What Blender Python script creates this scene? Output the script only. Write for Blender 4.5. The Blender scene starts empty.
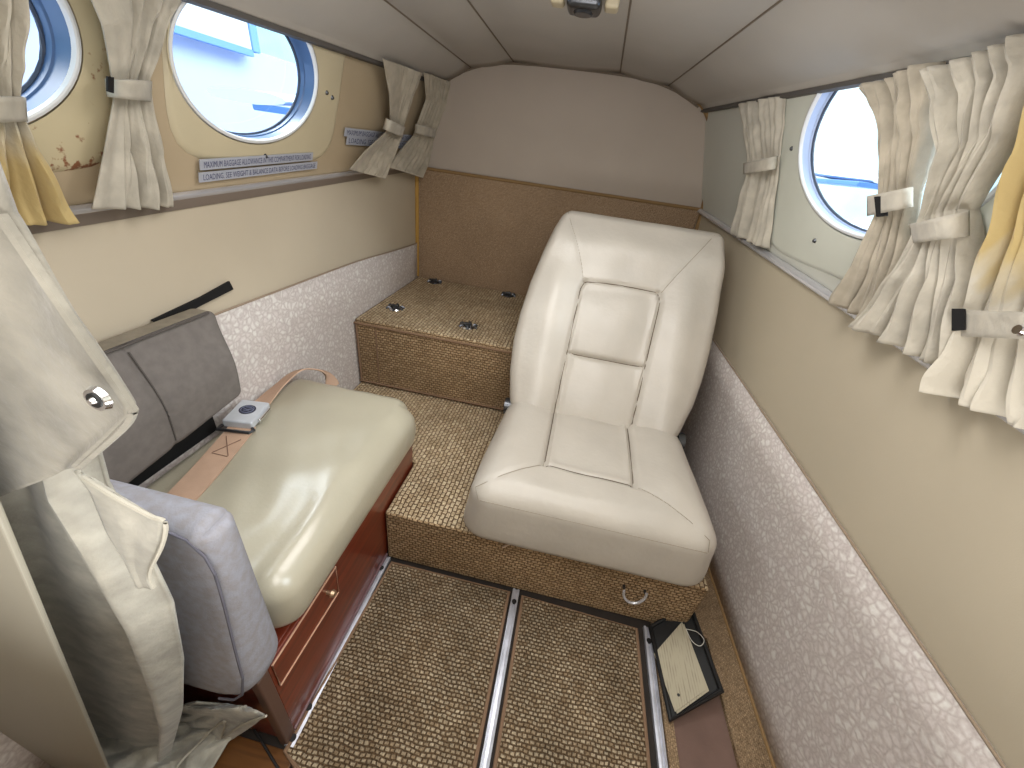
import bpy, bmesh, math, random
from mathutils import Vector, Matrix
random.seed(7)
C = bpy.context.scene.collection
PI = math.pi

# ------------------------------------------------------------------ camera
def cam_rows(yaw, pitch, roll):
    a, b, c = map(math.radians, (yaw, pitch, roll))
    cy, sy, cp, sp, cr, sr = math.cos(a), math.sin(a), math.cos(b), math.sin(b), math.cos(c), math.sin(c)
    fwd = Vector((sy*cp, cy*cp, sp)); right = Vector((cy, -sy, 0)); up = right.cross(fwd)
    return right*cr + up*sr, up*cr - right*sr, fwd
RT, UP, FW = cam_rows(-6.26, -31.05, 8.09)
FPX = 385.0
EYE = Vector((0, 0, 1.0))
cd = bpy.data.cameras.new('camera'); cam = bpy.data.objects.new('camera', cd); C.objects.link(cam)
cd.sensor_width = 36; cd.lens = FPX/1024*36; cd.clip_start = 0.01; cd.clip_end = 500
m = Matrix((RT, UP, -FW)).transposed().to_4x4(); m.translation = EYE; cam.matrix_world = m
bpy.context.scene.camera = cam

def ray(p): return (RT*(p[0]-512) - UP*(p[1]-384) + FW*FPX).normalized()
def at(p, axis, val):
    r = ray(p); i = 'xyz'.index(axis); return EYE + r*((val-EYE[i])/r[i])

# cabin walls as surfaces
ztl = lambda y: .835 + .04*y
ztr = lambda y: .745 + .085*y
xtr = lambda y: .661 - .127*y
def XL(y, z): return -.71 + .303*max(0, z-ztl(y))
def XR(y, z):
    if z < ztr(y):
        b = .617 - .045*y; return b + (xtr(y)-b)*z/ztr(y)
    return xtr(y) - .31*(z-ztr(y))
def hit(p, side, d=0.0):
    r = ray(p); lo, hi = .05, 6
    for _ in range(50):
        t = (lo+hi)/2; q = EYE + r*t
        f = q.x - XL(q.y, q.z) - d if side == 'L' else XR(q.y, q.z) - d - q.x
        if f > 0: lo = t
        else: hi = t
    return EYE + r*lo

# ------------------------------------------------------------------ materials
def new_mat(name):
    M = bpy.data.materials.new(name); M.use_nodes = True
    nt = M.node_tree; b = nt.nodes['Principled BSDF']; return M, nt, b
def N(nt, t, **kw):
    n = nt.nodes.new(t)
    for k, v in kw.items():
        if k in n.inputs: n.inputs[k].default_value = v
        else: setattr(n, k, v)
    return n
def c4(c): return (c[0], c[1], c[2], 1)
def srgb(r, g, b):
    f = lambda v: (v/255/12.92) if v/255 <= .04045 else ((v/255+.055)/1.055)**2.4
    return (f(r), f(g), f(b))
def mixcol(nt, fac, a, b, mode='MIX'):
    n = nt.nodes.new('ShaderNodeMix'); n.data_type = 'RGBA'; n.blend_type = mode
    for sock, v in ((n.inputs[0], fac), (n.inputs[6], a), (n.inputs[7], b)):
        if hasattr(v, 'is_linked'): nt.links.new(v, sock)
        elif isinstance(v, (tuple, list)): sock.default_value = c4(v)
        else: sock.default_value = v
    return n.outputs[2]
def coords(nt): return N(nt, 'ShaderNodeTexCoord').outputs['Object']
def bump(nt, b, h, strength, dist=.002):
    n = N(nt, 'ShaderNodeBump', Strength=strength, Distance=dist); nt.links.new(h, n.inputs['Height']); nt.links.new(n.outputs[0], b.inputs['Normal'])
def plain(name, col, rough=.5, metal=0, var=.0, vscale=6, bmp=0, bscale=400, bdist=.001, coat=0, sheen=0, spec=.5, vcol=None):
    M, nt, b = new_mat(name)
    b.inputs['Base Color'].default_value = c4(col); b.inputs['Roughness'].default_value = rough; b.inputs['Metallic'].default_value = metal
    b.inputs['Coat Weight'].default_value = coat; b.inputs['Coat Roughness'].default_value = .3; b.inputs['Sheen Weight'].default_value = sheen; b.inputs['Specular IOR Level'].default_value = spec
    co = coords(nt)
    if var:
        n = N(nt, 'ShaderNodeTexNoise', Scale=vscale, Detail=5.0); nt.links.new(co, n.inputs['Vector'])
        dark = vcol or tuple(x*(1-var) for x in col)
        r = N(nt, 'ShaderNodeMapRange'); r.inputs['From Min'].default_value = .35; r.inputs['From Max'].default_value = .65
        nt.links.new(n.outputs['Fac'], r.inputs['Value'])
        nt.links.new(mixcol(nt, r.outputs[0], dark, col), b.inputs['Base Color'])
    if bmp:
        n2 = N(nt, 'ShaderNodeTexNoise', Scale=bscale, Detail=3.0); nt.links.new(co, n2.inputs['Vector']); bump(nt, b, n2.outputs['Fac'], bmp, bdist)
    return M

def weave(name, c1, c2, dark, axes='xy', bw=.0115, rh=.0068, stain=.2, mort=.0016, bstr=.9, rot=0):
    M, nt, b = new_mat(name); b.inputs['Roughness'].default_value = .95; b.inputs['Specular IOR Level'].default_value = .15
    co = coords(nt)
    wob = N(nt, 'ShaderNodeTexNoise', Scale=35.0, Detail=2.0); nt.links.new(co, wob.inputs['Vector'])
    va = N(nt, 'ShaderNodeVectorMath', operation='SCALE'); va.inputs['Scale'].default_value = .009; nt.links.new(wob.outputs['Color'], va.inputs[0])
    ad = N(nt, 'ShaderNodeVectorMath', operation='ADD'); nt.links.new(co, ad.inputs[0]); nt.links.new(va.outputs[0], ad.inputs[1])
    sep = N(nt, 'ShaderNodeSeparateXYZ'); nt.links.new(ad.outputs[0], sep.inputs[0])
    cmb = N(nt, 'ShaderNodeCombineXYZ')
    for i, a in enumerate(axes): nt.links.new(sep.outputs['xyz'.index(a)], cmb.inputs[i])
    br = N(nt, 'ShaderNodeTexBrick', Scale=1.0); br.offset = .5
    br.inputs['Brick Width'].default_value = bw; br.inputs['Row Height'].default_value = rh; br.inputs['Mortar Size'].default_value = mort; br.inputs['Mortar Smooth'].default_value = 1.0
    br.inputs['Color1'].default_value = c4(c1); br.inputs['Color2'].default_value = c4(c2); br.inputs['Mortar'].default_value = c4(dark)
    nt.links.new(cmb.outputs[0], br.inputs['Vector'])
    fine = N(nt, 'ShaderNodeTexNoise', Scale=260.0, Detail=2.0); nt.links.new(co, fine.inputs['Vector'])
    col = mixcol(nt, .75, br.outputs['Color'], fine.outputs['Fac'], 'OVERLAY')
    st = N(nt, 'ShaderNodeTexNoise', Scale=5.0, Detail=5.0, Roughness=.6); nt.links.new(co, st.inputs['Vector'])
    r = N(nt, 'ShaderNodeMapRange'); r.inputs['From Min'].default_value = .38; r.inputs['From Max'].default_value = .62; r.inputs['To Min'].default_value = 1-stain; r.inputs['To Max'].default_value = 1.0
    nt.links.new(st.outputs['Fac'], r.inputs['Value'])
    cc = N(nt, 'ShaderNodeCombineColor')
    for i in range(3): nt.links.new(r.outputs[0], cc.inputs[i])
    nt.links.new(mixcol(nt, 1.0, col, cc.outputs[0], 'MULTIPLY'), b.inputs['Base Color'])
    inv = N(nt, 'ShaderNodeMath', operation='SUBTRACT'); inv.inputs[0].default_value = 1; nt.links.new(br.outputs['Fac'], inv.inputs[1])
    bump(nt, b, inv.outputs[0], bstr, .004)
    return M

def leafy(name, axes):
    M, nt, b = new_mat(name); b.inputs['Roughness'].default_value = .95; b.inputs['Specular IOR Level'].default_value = .1
    co = coords(nt)
    wob = N(nt, 'ShaderNodeTexNoise', Scale=28.0, Detail=2.0); nt.links.new(co, wob.inputs['Vector'])
    va = N(nt, 'ShaderNodeVectorMath', operation='SCALE'); va.inputs['Scale'].default_value = .03; nt.links.new(wob.outputs['Color'], va.inputs[0])
    ad = N(nt, 'ShaderNodeVectorMath', operation='ADD'); nt.links.new(co, ad.inputs[0]); nt.links.new(va.outputs[0], ad.inputs[1])
    v = N(nt, 'ShaderNodeTexVoronoi', Scale=70.0); nt.links.new(ad.outputs[0], v.inputs['Vector'])
    e = N(nt, 'ShaderNodeTexVoronoi', Scale=70.0, feature='DISTANCE_TO_EDGE'); nt.links.new(ad.outputs[0], e.inputs['Vector'])
    sepc = N(nt, 'ShaderNodeSeparateColor'); nt.links.new(v.outputs['Color'], sepc.inputs[0])
    pal = mixcol(nt, sepc.outputs[0], srgb(206, 197, 193), srgb(217, 213, 207))
    r = N(nt, 'ShaderNodeMapRange'); r.inputs['From Min'].default_value = .0; r.inputs['From Max'].default_value = .3; nt.links.new(e.outputs['Distance'], r.inputs['Value'])
    col = mixcol(nt, r.outputs[0], srgb(188, 178, 173), pal)
    f = N(nt, 'ShaderNodeTexNoise', Scale=220.0, Detail=3.0); nt.links.new(co, f.inputs['Vector'])
    nt.links.new(mixcol(nt, .25, col, f.outputs['Fac'], 'OVERLAY'), b.inputs['Base Color'])
    bump(nt, b, r.outputs[0], .15, .002)
    return M

def wood(name, a, bcol, axis='y', coat=.6, rough=.35):
    M, nt, b = new_mat(name); b.inputs['Roughness'].default_value = rough; b.inputs['Coat Weight'].default_value = coat; b.inputs['Coat Roughness'].default_value = .3; b.inputs['Coat Roughness'].default_value = .15
    co = coords(nt); mp = N(nt, 'ShaderNodeMapping'); s = {'x': (2, 30, 30), 'y': (30, 2.5, 30), 'z': (30, 30, 2)}[axis]
    mp.inputs['Scale'].default_value = s; nt.links.new(co, mp.inputs['Vector'])
    n = N(nt, 'ShaderNodeTexNoise', Scale=1.6, Detail=8.0, Distortion=1.2); nt.links.new(mp.outputs[0], n.inputs['Vector'])
    r = N(nt, 'ShaderNodeMapRange'); r.inputs['From Min'].default_value = .3; r.inputs['From Max'].default_value = .7; nt.links.new(n.outputs['Fac'], r.inputs['Value'])
    nt.links.new(mixcol(nt, r.outputs[0], a, bcol), b.inputs['Base Color'])
    return M

def drapery(name, col, trans, tw, var=.25):
    M, nt, b = new_mat(name); b.inputs['Roughness'].default_value = .9; b.inputs['Specular IOR Level'].default_value = .15; b.inputs['Sheen Weight'].default_value = .2
    co = coords(nt)
    n = N(nt, 'ShaderNodeTexNoise', Scale=30.0, Detail=6.0); nt.links.new(co, n.inputs['Vector'])
    r = N(nt, 'ShaderNodeMapRange'); r.inputs['From Min'].default_value = .35; r.inputs['From Max'].default_value = .65; nt.links.new(n.outputs['Fac'], r.inputs['Value'])
    nt.links.new(mixcol(nt, r.outputs[0], tuple(x*(1-var) for x in col), col), b.inputs['Base Color'])
    n2 = N(nt, 'ShaderNodeTexNoise', Scale=110.0, Detail=4.0); nt.links.new(co, n2.inputs['Vector']); bump(nt, b, n2.outputs['Fac'], .5, .003)
    if tw:
        t = N(nt, 'ShaderNodeBsdfTranslucent'); t.inputs['Color'].default_value = c4(trans)
        mx = N(nt, 'ShaderNodeMixShader'); mx.inputs[0].default_value = tw
        out = nt.nodes['Material Output']
        nt.links.new(b.outputs[0], mx.inputs[1]); nt.links.new(t.outputs[0], mx.inputs[2]); nt.links.new(mx.outputs[0], out.inputs[0])
    return M

LEATHER = plain('cream_leather', srgb(186, 179, 168), .40, var=.08, vscale=9, bmp=.3, bscale=70, bdist=.003, spec=.5)
LEATHER2 = plain('olive_cream_leather', srgb(176, 169, 149), .30, var=.10, vscale=7, bmp=.2, bscale=160, bdist=.0012, spec=.7, coat=.35)
THREAD = plain('seam_thread', srgb(146, 136, 120), .8)
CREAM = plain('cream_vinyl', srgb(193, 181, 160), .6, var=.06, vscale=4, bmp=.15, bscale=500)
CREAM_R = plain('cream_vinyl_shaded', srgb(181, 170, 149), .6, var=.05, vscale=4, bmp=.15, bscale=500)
TAN_UP = plain('tan_side_panel', srgb(184, 166, 138), .55, var=.06, vscale=5, bmp=.1, bscale=400)
GREY_UP = plain('pale_side_panel', srgb(196, 196, 186), .55, var=.04, vscale=5)
HEAD = plain('headliner_cloth', srgb(176, 170, 162), .9, var=.07, vscale=5, bmp=.2, bscale=700, spec=.2)
BULK = plain('bulkhead_cloth', srgb(178, 166, 154), .9, var=.06, vscale=4, bmp=.2, bscale=700, spec=.2)
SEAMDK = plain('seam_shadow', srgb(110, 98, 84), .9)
PIPE = plain('tan_piping', srgb(138, 110, 72), .8)
CW1, CW2, CWD = srgb(208, 188, 156), srgb(180, 158, 126), srgb(110, 86, 62)
WV_TOP = weave('loop_carpet', CW1, CW2, CWD, 'xy')
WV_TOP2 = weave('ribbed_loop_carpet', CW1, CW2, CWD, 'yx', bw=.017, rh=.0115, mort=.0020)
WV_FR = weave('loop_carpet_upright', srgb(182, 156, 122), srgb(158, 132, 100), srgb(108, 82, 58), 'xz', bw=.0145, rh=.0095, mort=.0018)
WV_BK = weave('fine_bulkhead_carpet', srgb(172, 148, 122), srgb(158, 134, 108), srgb(130, 106, 82), 'xz', bw=.007, rh=.0045, stain=.12, mort=.001, bstr=.4)
WV_MAT = weave('mat_carpet', srgb(180, 164, 138), srgb(142, 122, 96), srgb(100, 78, 56), 'xy', bw=.0105, rh=.0078, stain=.36, mort=.0022)
WV_LEDGE = weave('ledge_carpet', srgb(160, 138, 110), srgb(142, 120, 94), srgb(112, 90, 68), 'yx', bw=.006, rh=.004, stain=.2, mort=.0008, bstr=.3)
LEDGE_DK = plain('plum_brown_floor', srgb(116, 92, 82), .85, var=.2, vscale=12, bmp=.2, bscale=300)
BIND = plain('carpet_binding', srgb(126, 100, 78), .9)
LEAF = leafy('leaf_pattern_wall_carpet', 'yz')
FLOOR_M = plain('dark_subfloor', srgb(44, 36, 30), .8, var=.3, vscale=30)
WOODFLOOR = wood('brown_plank', srgb(84, 52, 24), srgb(120, 78, 38), 'x', coat=.2)
MAHOG = wood('red_mahogany', srgb(84, 28, 14), srgb(128, 50, 26), 'y')
MAHOG2 = plain('dull_brown_post', srgb(98, 72, 60), .5, var=.15)
INLAY = plain('pale_inlay', srgb(196, 156, 130), .5)
ALU = plain('rail_aluminium', srgb(204, 206, 216), .32, metal=.45, var=.25, vscale=40)
CHROME = plain('chrome', (.82, .83, .85), .12, metal=1)
DARKMET = plain('dark_steel', srgb(92, 94, 98), .3, metal=.9)
BLACK = plain('black_plastic', srgb(16, 16, 17), .6)
BLACKF = plain('black_webbing', srgb(14, 13, 14), .95)
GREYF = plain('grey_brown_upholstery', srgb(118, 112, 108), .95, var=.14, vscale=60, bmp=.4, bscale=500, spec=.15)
GREYT = plain('taupe_top_upholstery', srgb(142, 134, 120), .95, var=.18, vscale=50, bmp=.4, bscale=500, spec=.15)
BLUEF = plain('blue_grey_upholstery', srgb(150, 150, 158), .95, var=.1, vscale=85, bmp=.5, bscale=380, spec=.15, vcol=srgb(142, 138, 140))
WEB = plain('tan_belt_webbing', srgb(190, 158, 134), .8, var=.1, vscale=30, bmp=.4, bscale=700)
BUCK = plain('brushed_buckle', srgb(206, 210, 216), .3, metal=.25, var=.1, vscale=40)
NAVY = plain('navy_enamel', srgb(28, 32, 56), .35)
NAVYL = plain('emblem_silver', srgb(120, 126, 150), .35)
CURT = drapery('oatmeal_curtain', srgb(188, 178, 160), srgb(210, 196, 165), .12)
CURT_L = drapery('pale_curtain', srgb(206, 199, 184), srgb(220, 208, 180), .14)
CURT_Y = drapery('yellow_lined_curtain', srgb(192, 180, 150), srgb(255, 214, 90), .30)
def lined(name, up):
    M = drapery(name, srgb(192, 180, 150), srgb(255, 220, 130), .30); nt = M.node_tree; b = nt.nodes['Principled BSDF']
    g = N(nt, 'ShaderNodeTexCoord'); sp_ = N(nt, 'ShaderNodeSeparateXYZ'); nt.links.new(g.outputs['Generated'], sp_.inputs[0])
    nz = N(nt, 'ShaderNodeTexNoise', Scale=6.0); nt.links.new(g.outputs['Generated'], nz.inputs['Vector'])
    ad = N(nt, 'ShaderNodeMath', operation='MULTIPLY_ADD'); ad.inputs[1].default_value = .3; nt.links.new(nz.outputs['Fac'], ad.inputs[0]); nt.links.new(sp_.outputs[2], ad.inputs[2])
    r = N(nt, 'ShaderNodeMapRange'); lo, hi = (.52, .66) if up else (.62, .40)
    r.inputs['From Min'].default_value = lo; r.inputs['From Max'].default_value = hi; nt.links.new(ad.outputs[0], r.inputs['Value'])
    nt.links.new(mixcol(nt, r.outputs[0], srgb(200, 193, 178), srgb(200, 180, 128)), b.inputs['Base Color'])
    mu = N(nt, 'ShaderNodeMath', operation='MULTIPLY'); mu.inputs[1].default_value = .22; nt.links.new(r.outputs[0], mu.inputs[0])
    mx = [n for n in nt.nodes if n.type == 'MIX_SHADER'][0]; nt.links.new(mu.outputs[0], mx.inputs[0])
    return M
CURT_YU = lined('upper_yellow_lined_curtain', True); CURT_YL = lined('lower_yellow_lined_curtain', False)
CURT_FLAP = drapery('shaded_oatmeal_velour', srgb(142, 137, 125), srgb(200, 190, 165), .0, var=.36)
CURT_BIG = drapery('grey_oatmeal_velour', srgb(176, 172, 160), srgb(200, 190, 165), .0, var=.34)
HEM = plain('curtain_hem', srgb(168, 163, 150), .9)
SURR_Y = plain('yellowed_surround', srgb(204, 192, 162), .45, var=.06, vscale=8)
SURR_G = plain('pale_green_white_surround', srgb(208, 210, 198), .45, var=.04, vscale=8)
RINGW = plain('white_window_ring', srgb(226, 228, 230), .4)
TUNNEL = plain('blue_grey_window_reveal', srgb(70, 98, 138), .35)
REVR = plain('lavender_window_reveal', srgb(176, 190, 220), .4)
PLAC = plain('silver_placard', srgb(182, 186, 198), .4, metal=.15)
INK = plain('blue_grey_ink', srgb(62, 66, 104), .6)
PARTIT = plain('warm_grey_partition', srgb(152, 147, 133), .6, var=.03, vscale=4)
BEIGEP = plain('beige_plastic', srgb(190, 178, 150), .5)
SILV = plain('window_rail_silver', srgb(208, 208, 212), .25, metal=.5)
EDGEDK = plain('headliner_edge', srgb(84, 80, 76), .7)

def rusty():
    M, nt, b = new_mat('yellowed_surround_with_rust'); b.inputs['Roughness'].default_value = .5
    co = coords(nt)
    n = N(nt, 'ShaderNodeTexNoise', Scale=70.0, Detail=4.0); nt.links.new(co, n.inputs['Vector'])
    big = N(nt, 'ShaderNodeTexNoise', Scale=9.0, Detail=2.0); nt.links.new(co, big.inputs['Vector'])
    mu = N(nt, 'ShaderNodeMath', operation='MULTIPLY'); nt.links.new(n.outputs['Fac'], mu.inputs[0]); nt.links.new(big.outputs['Fac'], mu.inputs[1])
    r = N(nt, 'ShaderNodeMapRange'); r.inputs['From Min'].default_value = .325; r.inputs['From Max'].default_value = .37; nt.links.new(mu.outputs[0], r.inputs['Value'])
    nt.links.new(mixcol(nt, r.outputs[0], srgb(202, 189, 156), srgb(140, 92, 64)), b.inputs['Base Color'])
    return M
RUST = rusty()

def papermat():
    M, nt, b = new_mat('printed_card'); b.inputs['Roughness'].default_value = .8
    co = coords(nt); mp = N(nt, 'ShaderNodeMapping'); mp.inputs['Rotation'].default_value = (0, 0, math.radians(-9)); mp.inputs['Scale'].default_value = (1.6, .35, 1); nt.links.new(co, mp.inputs['Vector'])
    w = N(nt, 'ShaderNodeTexWave', Scale=36.0, Distortion=.0); w.bands_direction = 'X'; nt.links.new(mp.outputs[0], w.inputs['Vector'])
    n = N(nt, 'ShaderNodeTexNoise', Scale=90.0, Detail=2.0); nt.links.new(mp.outputs[0], n.inputs['Vector'])
    mu = N(nt, 'ShaderNodeMath', operation='MULTIPLY'); nt.links.new(w.outputs['Fac'], mu.inputs[0]); nt.links.new(n.outputs['Fac'], mu.inputs[1])
    r = N(nt, 'ShaderNodeMapRange'); r.inputs['From Min'].default_value = .38; r.inputs['From Max'].default_value = .6; nt.links.new(mu.outputs[0], r.inputs['Value'])
    nt.links.new(mixcol(nt, r.outputs[0], srgb(172, 164, 142), srgb(142, 135, 116)), b.inputs['Base Color'])
    return M
CARD = papermat()

def glassmat():
    M = bpy.data.materials.new('acrylic_pane'); M.use_nodes = True; nt = M.node_tree
    nt.nodes.remove(nt.nodes['Principled BSDF'])
    t = N(nt, 'ShaderNodeBsdfTransparent'); t.inputs[0].default_value = (.93, .97, 1, 1)
    g = N(nt, 'ShaderNodeBsdfGlossy'); g.inputs['Roughness'].default_value = .03
    mx = N(nt, 'ShaderNodeMixShader'); mx.inputs[0].default_value = .05
    nt.links.new(t.outputs[0], mx.inputs[1]); nt.links.new(g.outputs[0], mx.inputs[2]); nt.links.new(mx.outputs[0], nt.nodes['Material Output'].inputs[0])
    return M
GLASS = glassmat()

# ------------------------------------------------------------------ geometry
class G:
    def __init__(s): s.v = []; s.f = []; s.mi = []
    def add(s, v, f, mi=0):
        o = len(s.v); s.v += [Vector(p) for p in v]; s.f += [tuple(i+o for i in q) for q in f]; s.mi += [mi]*len(f); return s
    def join(s, g, mi=0): return s.add(g.v, g.f, mi)

def worldloc(o):
    t = Vector((0, 0, 0))
    while o: t = t + o.location; o = o.parent
    return t
def link_mesh(name, g, mat, parent=None, origin=None, smooth=True, weld=False):
    me = bpy.data.meshes.new(name)
    org = worldloc(parent) if parent else (Vector(origin) if origin is not None else Vector((0, 0, 0)))
    me.from_pydata([p-org for p in g.v], [], g.f)
    bm = bmesh.new(); bm.from_mesh(me)
    if weld: bmesh.ops.remove_doubles(bm, verts=bm.verts, dist=1e-5)
    bmesh.ops.recalc_face_normals(bm, faces=bm.faces)
    bm.to_mesh(me); bm.free()
    mats = mat if isinstance(mat, (list, tuple)) else [mat]
    for q in mats: me.materials.append(q)
    if len(mats) > 1 and not weld:
        for p, i in zip(me.polygons, g.mi): p.material_index = i
    me.update()
    if smooth:
        for p in me.polygons: p.use_smooth = True
    o = bpy.data.objects.new(name, me); C.objects.link(o)
    if parent: o.parent = parent
    else: o.location = org
    if smooth: me.set_sharp_from_angle(angle=math.radians(38))
    return o
def bottom(g):
    xs = [p.x for p in g.v]; ys = [p.y for p in g.v]; zs = [p.z for p in g.v]
    return Vector(((min(xs)+max(xs))/2, (min(ys)+max(ys))/2, min(zs)))
def tag(o, label, cat, group=None):
    o['label'] = label; o['category'] = cat
    if group: o['group'] = group
    return o
def thing(name, loc, label, cat, group=None):
    o = bpy.data.objects.new(name, None); o.empty_display_size = .05; C.objects.link(o); o.location = loc
    return tag(o, label, cat, group)
def solo(name, g, mat, label, cat, group=None, **kw):
    return tag(link_mesh(name, g, mat, origin=bottom(g), **kw), label, cat, group)
def struct(name, g, mat, smooth=True, parent=None):
    o = link_mesh(name, g, mat, parent=parent, smooth=smooth)
    if not parent: o['kind'] = 'structure'
    return o

def lin(a, b, n): return [a+(b-a)*i/n for i in range(n+1)]
def grid(fn, nu, nv, us=None, vs=None):
    us = us or lin(0, 1, nu); vs = vs or lin(0, 1, nv); g = G()
    v = [fn(a, b) for b in vs for a in us]; w = len(us)
    f = [(j*w+i, j*w+i+1, (j+1)*w+i+1, (j+1)*w+i) for j in range(len(vs)-1) for i in range(w-1)]
    return g.add(v, f)
def rbox(b, r, step, deform=None):
    """rounded box on a dense grid; deform(p, n) moves each vertex"""
    (x0, x1), (y0, y1), (z0, z1) = b; lo = (x0, y0, z0); hi = (x1, y1, z1)
    def ticks(a, c):
        rr = min(r, (c-a)/2*.999); k = 5
        e = [rr*math.tan(PI/4*i/k) for i in range(k)]
        n = max(2, int((c-a-2*rr)/step)) if c-a-2*rr > 1e-4 else 1
        return [a+x for x in [rr-q for q in reversed(e)][:0]] + [a+rr-rr*math.tan(PI/4*(k-i)/k) for i in range(k)] + lin(a+rr, c-rr, n) + [c-rr+rr*math.tan(PI/4*(i+1)/k) for i in range(k)]
    T = [ticks(lo[i], hi[i]) for i in range(3)]
    idx = {}; V = []; F = []; NN = []
    def vert(p):
        key = tuple(round(q, 6) for q in p)
        if key in idx: return idx[key]
        c = Vector([min(max(p[i], lo[i]+min(r, (hi[i]-lo[i])/2*.999)), hi[i]-min(r, (hi[i]-lo[i])/2*.999)) for i in range(3)])
        d = Vector(p)-c; n = d.normalized(); rr = min(r, min(hi[i]-lo[i] for i in range(3))/2*.999)
        q = c+n*rr
        if deform: q = deform(q, n)
        idx[key] = len(V); V.append(Vector(q)); NN.append(n); return idx[key]
    for ax in range(3):
        a, bb = [i for i in range(3) if i != ax]
        for side in (lo[ax], hi[ax]):
            ids = []
            for p in T[a]:
                row = []
                for q in T[bb]:
                    w = [0, 0, 0]; w[ax] = side; w[a] = p; w[bb] = q; row.append(vert(w))
                ids.append(row)
            for i in range(len(T[a])-1):
                for j in range(len(T[bb])-1):
                    F.append((ids[i][j], ids[i+1][j], ids[i+1][j+1], ids[i][j+1]))
    return G().add(V, F)
def box(x0, x1, y0, y1, z0, z1, r=.003): return rbox(((x0, x1), (y0, y1), (z0, z1)), r, .2)
def tube(pts, r, closed=False, seg=8, flat=1.0):
    pts = [Vector(p) for p in pts]; n = len(pts); g = G(); V = []; up = Vector((0, 0, 1))
    for i, p in enumerate(pts):
        a = pts[(i-1) % n] if closed or i > 0 else p; b = pts[(i+1) % n] if closed or i < n-1 else p
        t = (b-a).normalized(); s = t.cross(up)
        if s.length < 1e-3: s = t.cross(Vector((1, 0, 0)))
        s.normalize(); w = s.cross(t)
        for k in range(seg): V.append(p+(s*math.cos(2*PI*k/seg)+w*math.sin(2*PI*k/seg)*flat)*r)
    F = []
    for i in range(n if closed else n-1):
        j = (i+1) % n
        for k in range(seg): F.append((i*seg+k, i*seg+(k+1) % seg, j*seg+(k+1) % seg, j*seg+k))
    if not closed: F += [tuple(range(seg)), tuple((n-1)*seg+k for k in range(seg))]
    return g.add(V, F)
def disc(c, nrm, r, h, seg=20, r2=None):
    c = Vector(c); nrm = Vector(nrm).normalized(); s = nrm.orthogonal().normalized(); w = nrm.cross(s); r2 = r if r2 is None else r2
    V = [c+(s*math.cos(2*PI*k/seg)+w*math.sin(2*PI*k/seg))*r for k in range(seg)] + [c+nrm*h+(s*math.cos(2*PI*k/seg)+w*math.sin(2*PI*k/seg))*r2 for k in range(seg)]
    F = [(k, (k+1) % seg, seg+(k+1) % seg, seg+k) for k in range(seg)] + [tuple(range(seg)), tuple(range(seg, 2*seg))]
    return G().add(V, F)
def quadslab(c4pts, nrm, h):
    n = Vector(nrm).normalized()*h; p = [Vector(q) for q in c4pts]
    V = p+[q+n for q in p]
    return G().add(V, [(3, 2, 1, 0), (4, 5, 6, 7)]+[(i, (i+1) % 4, 4+(i+1) % 4, 4+i) for i in range(4)])
def prism(poly, z0, z1):
    n = len(poly); V = [(x, y, z0) for x, y in poly]+[(x, y, z1) for x, y in poly]
    return G().add(V, [tuple(range(n-1, -1, -1)), tuple(range(n, 2*n))]+[(i, (i+1) % n, n+(i+1) % n, n+i) for i in range(n)])
def cat_spline(pts, n=8):
    P = [Vector(p) for p in pts]; out = []
    for i in range(len(P)-1):
        a, b, c, d = P[max(i-1, 0)], P[i], P[i+1], P[min(i+2, len(P)-1)]
        for k in range(n):
            t = k/n; out.append(.5*((2*b)+(c-a)*t+(2*a-5*b+4*c-d)*t*t+(3*b-a-3*c+d)*t**3))
    return out+[P[-1]]
def interp(tab, v):
    """piecewise-linear lookup"""
    if v <= tab[0][0]: return tab[0][1]
    for (a, p), (b, q) in zip(tab, tab[1:]):
        if v <= b: return p+(q-p)*(v-a)/(b-a)
    return tab[-1][1]
def segd(px, py, pts):
    best = 9
    for (ax, ay), (bx, by) in zip(pts, pts[1:]):
        dx, dy = bx-ax, by-ay; L = dx*dx+dy*dy; t = max(0, min(1, ((px-ax)*dx+(py-ay)*dy)/L)); best = min(best, math.hypot(px-ax-t*dx, py-ay-t*dy))
    return best
def ss(a, b, x):
    t = max(0, min(1, (x-a)/(b-a))); return t*t*(3-2*t)
def solidify(o, t, off=0):
    md = o.modifiers.new('thickness', 'SOLIDIFY'); md.thickness = t; md.offset = off

YB = 1.727; YF = -.45; ZP = .184; ZS = .444; YS = 1.141; XLW = -.71

# ------------------------------------------------------------------ the setting
struct('floor', box(-.74, .68, YF, YB+.05, -.06, 0, .001), FLOOR_M, smooth=False)

def lower_wall(side, z0f, z1f, d=0, n=24, nz=6):
    fx = (lambda y, z: XL(y, z)+d) if side == 'L' else (lambda y, z: XR(y, z)-d)
    def fn(u, v):
        y = YF+(YB+.02-YF)*u; a, b = z0f(y), z1f(y); z = a+(b-a)*v; return Vector((fx(y, z), y, z))
    return grid(fn, n, nz)
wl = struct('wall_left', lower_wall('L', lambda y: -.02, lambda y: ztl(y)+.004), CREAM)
wr = struct('wall_right', lower_wall('R', lambda y: -.02, lambda y: ztr(y)+.004), CREAM_R)

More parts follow.
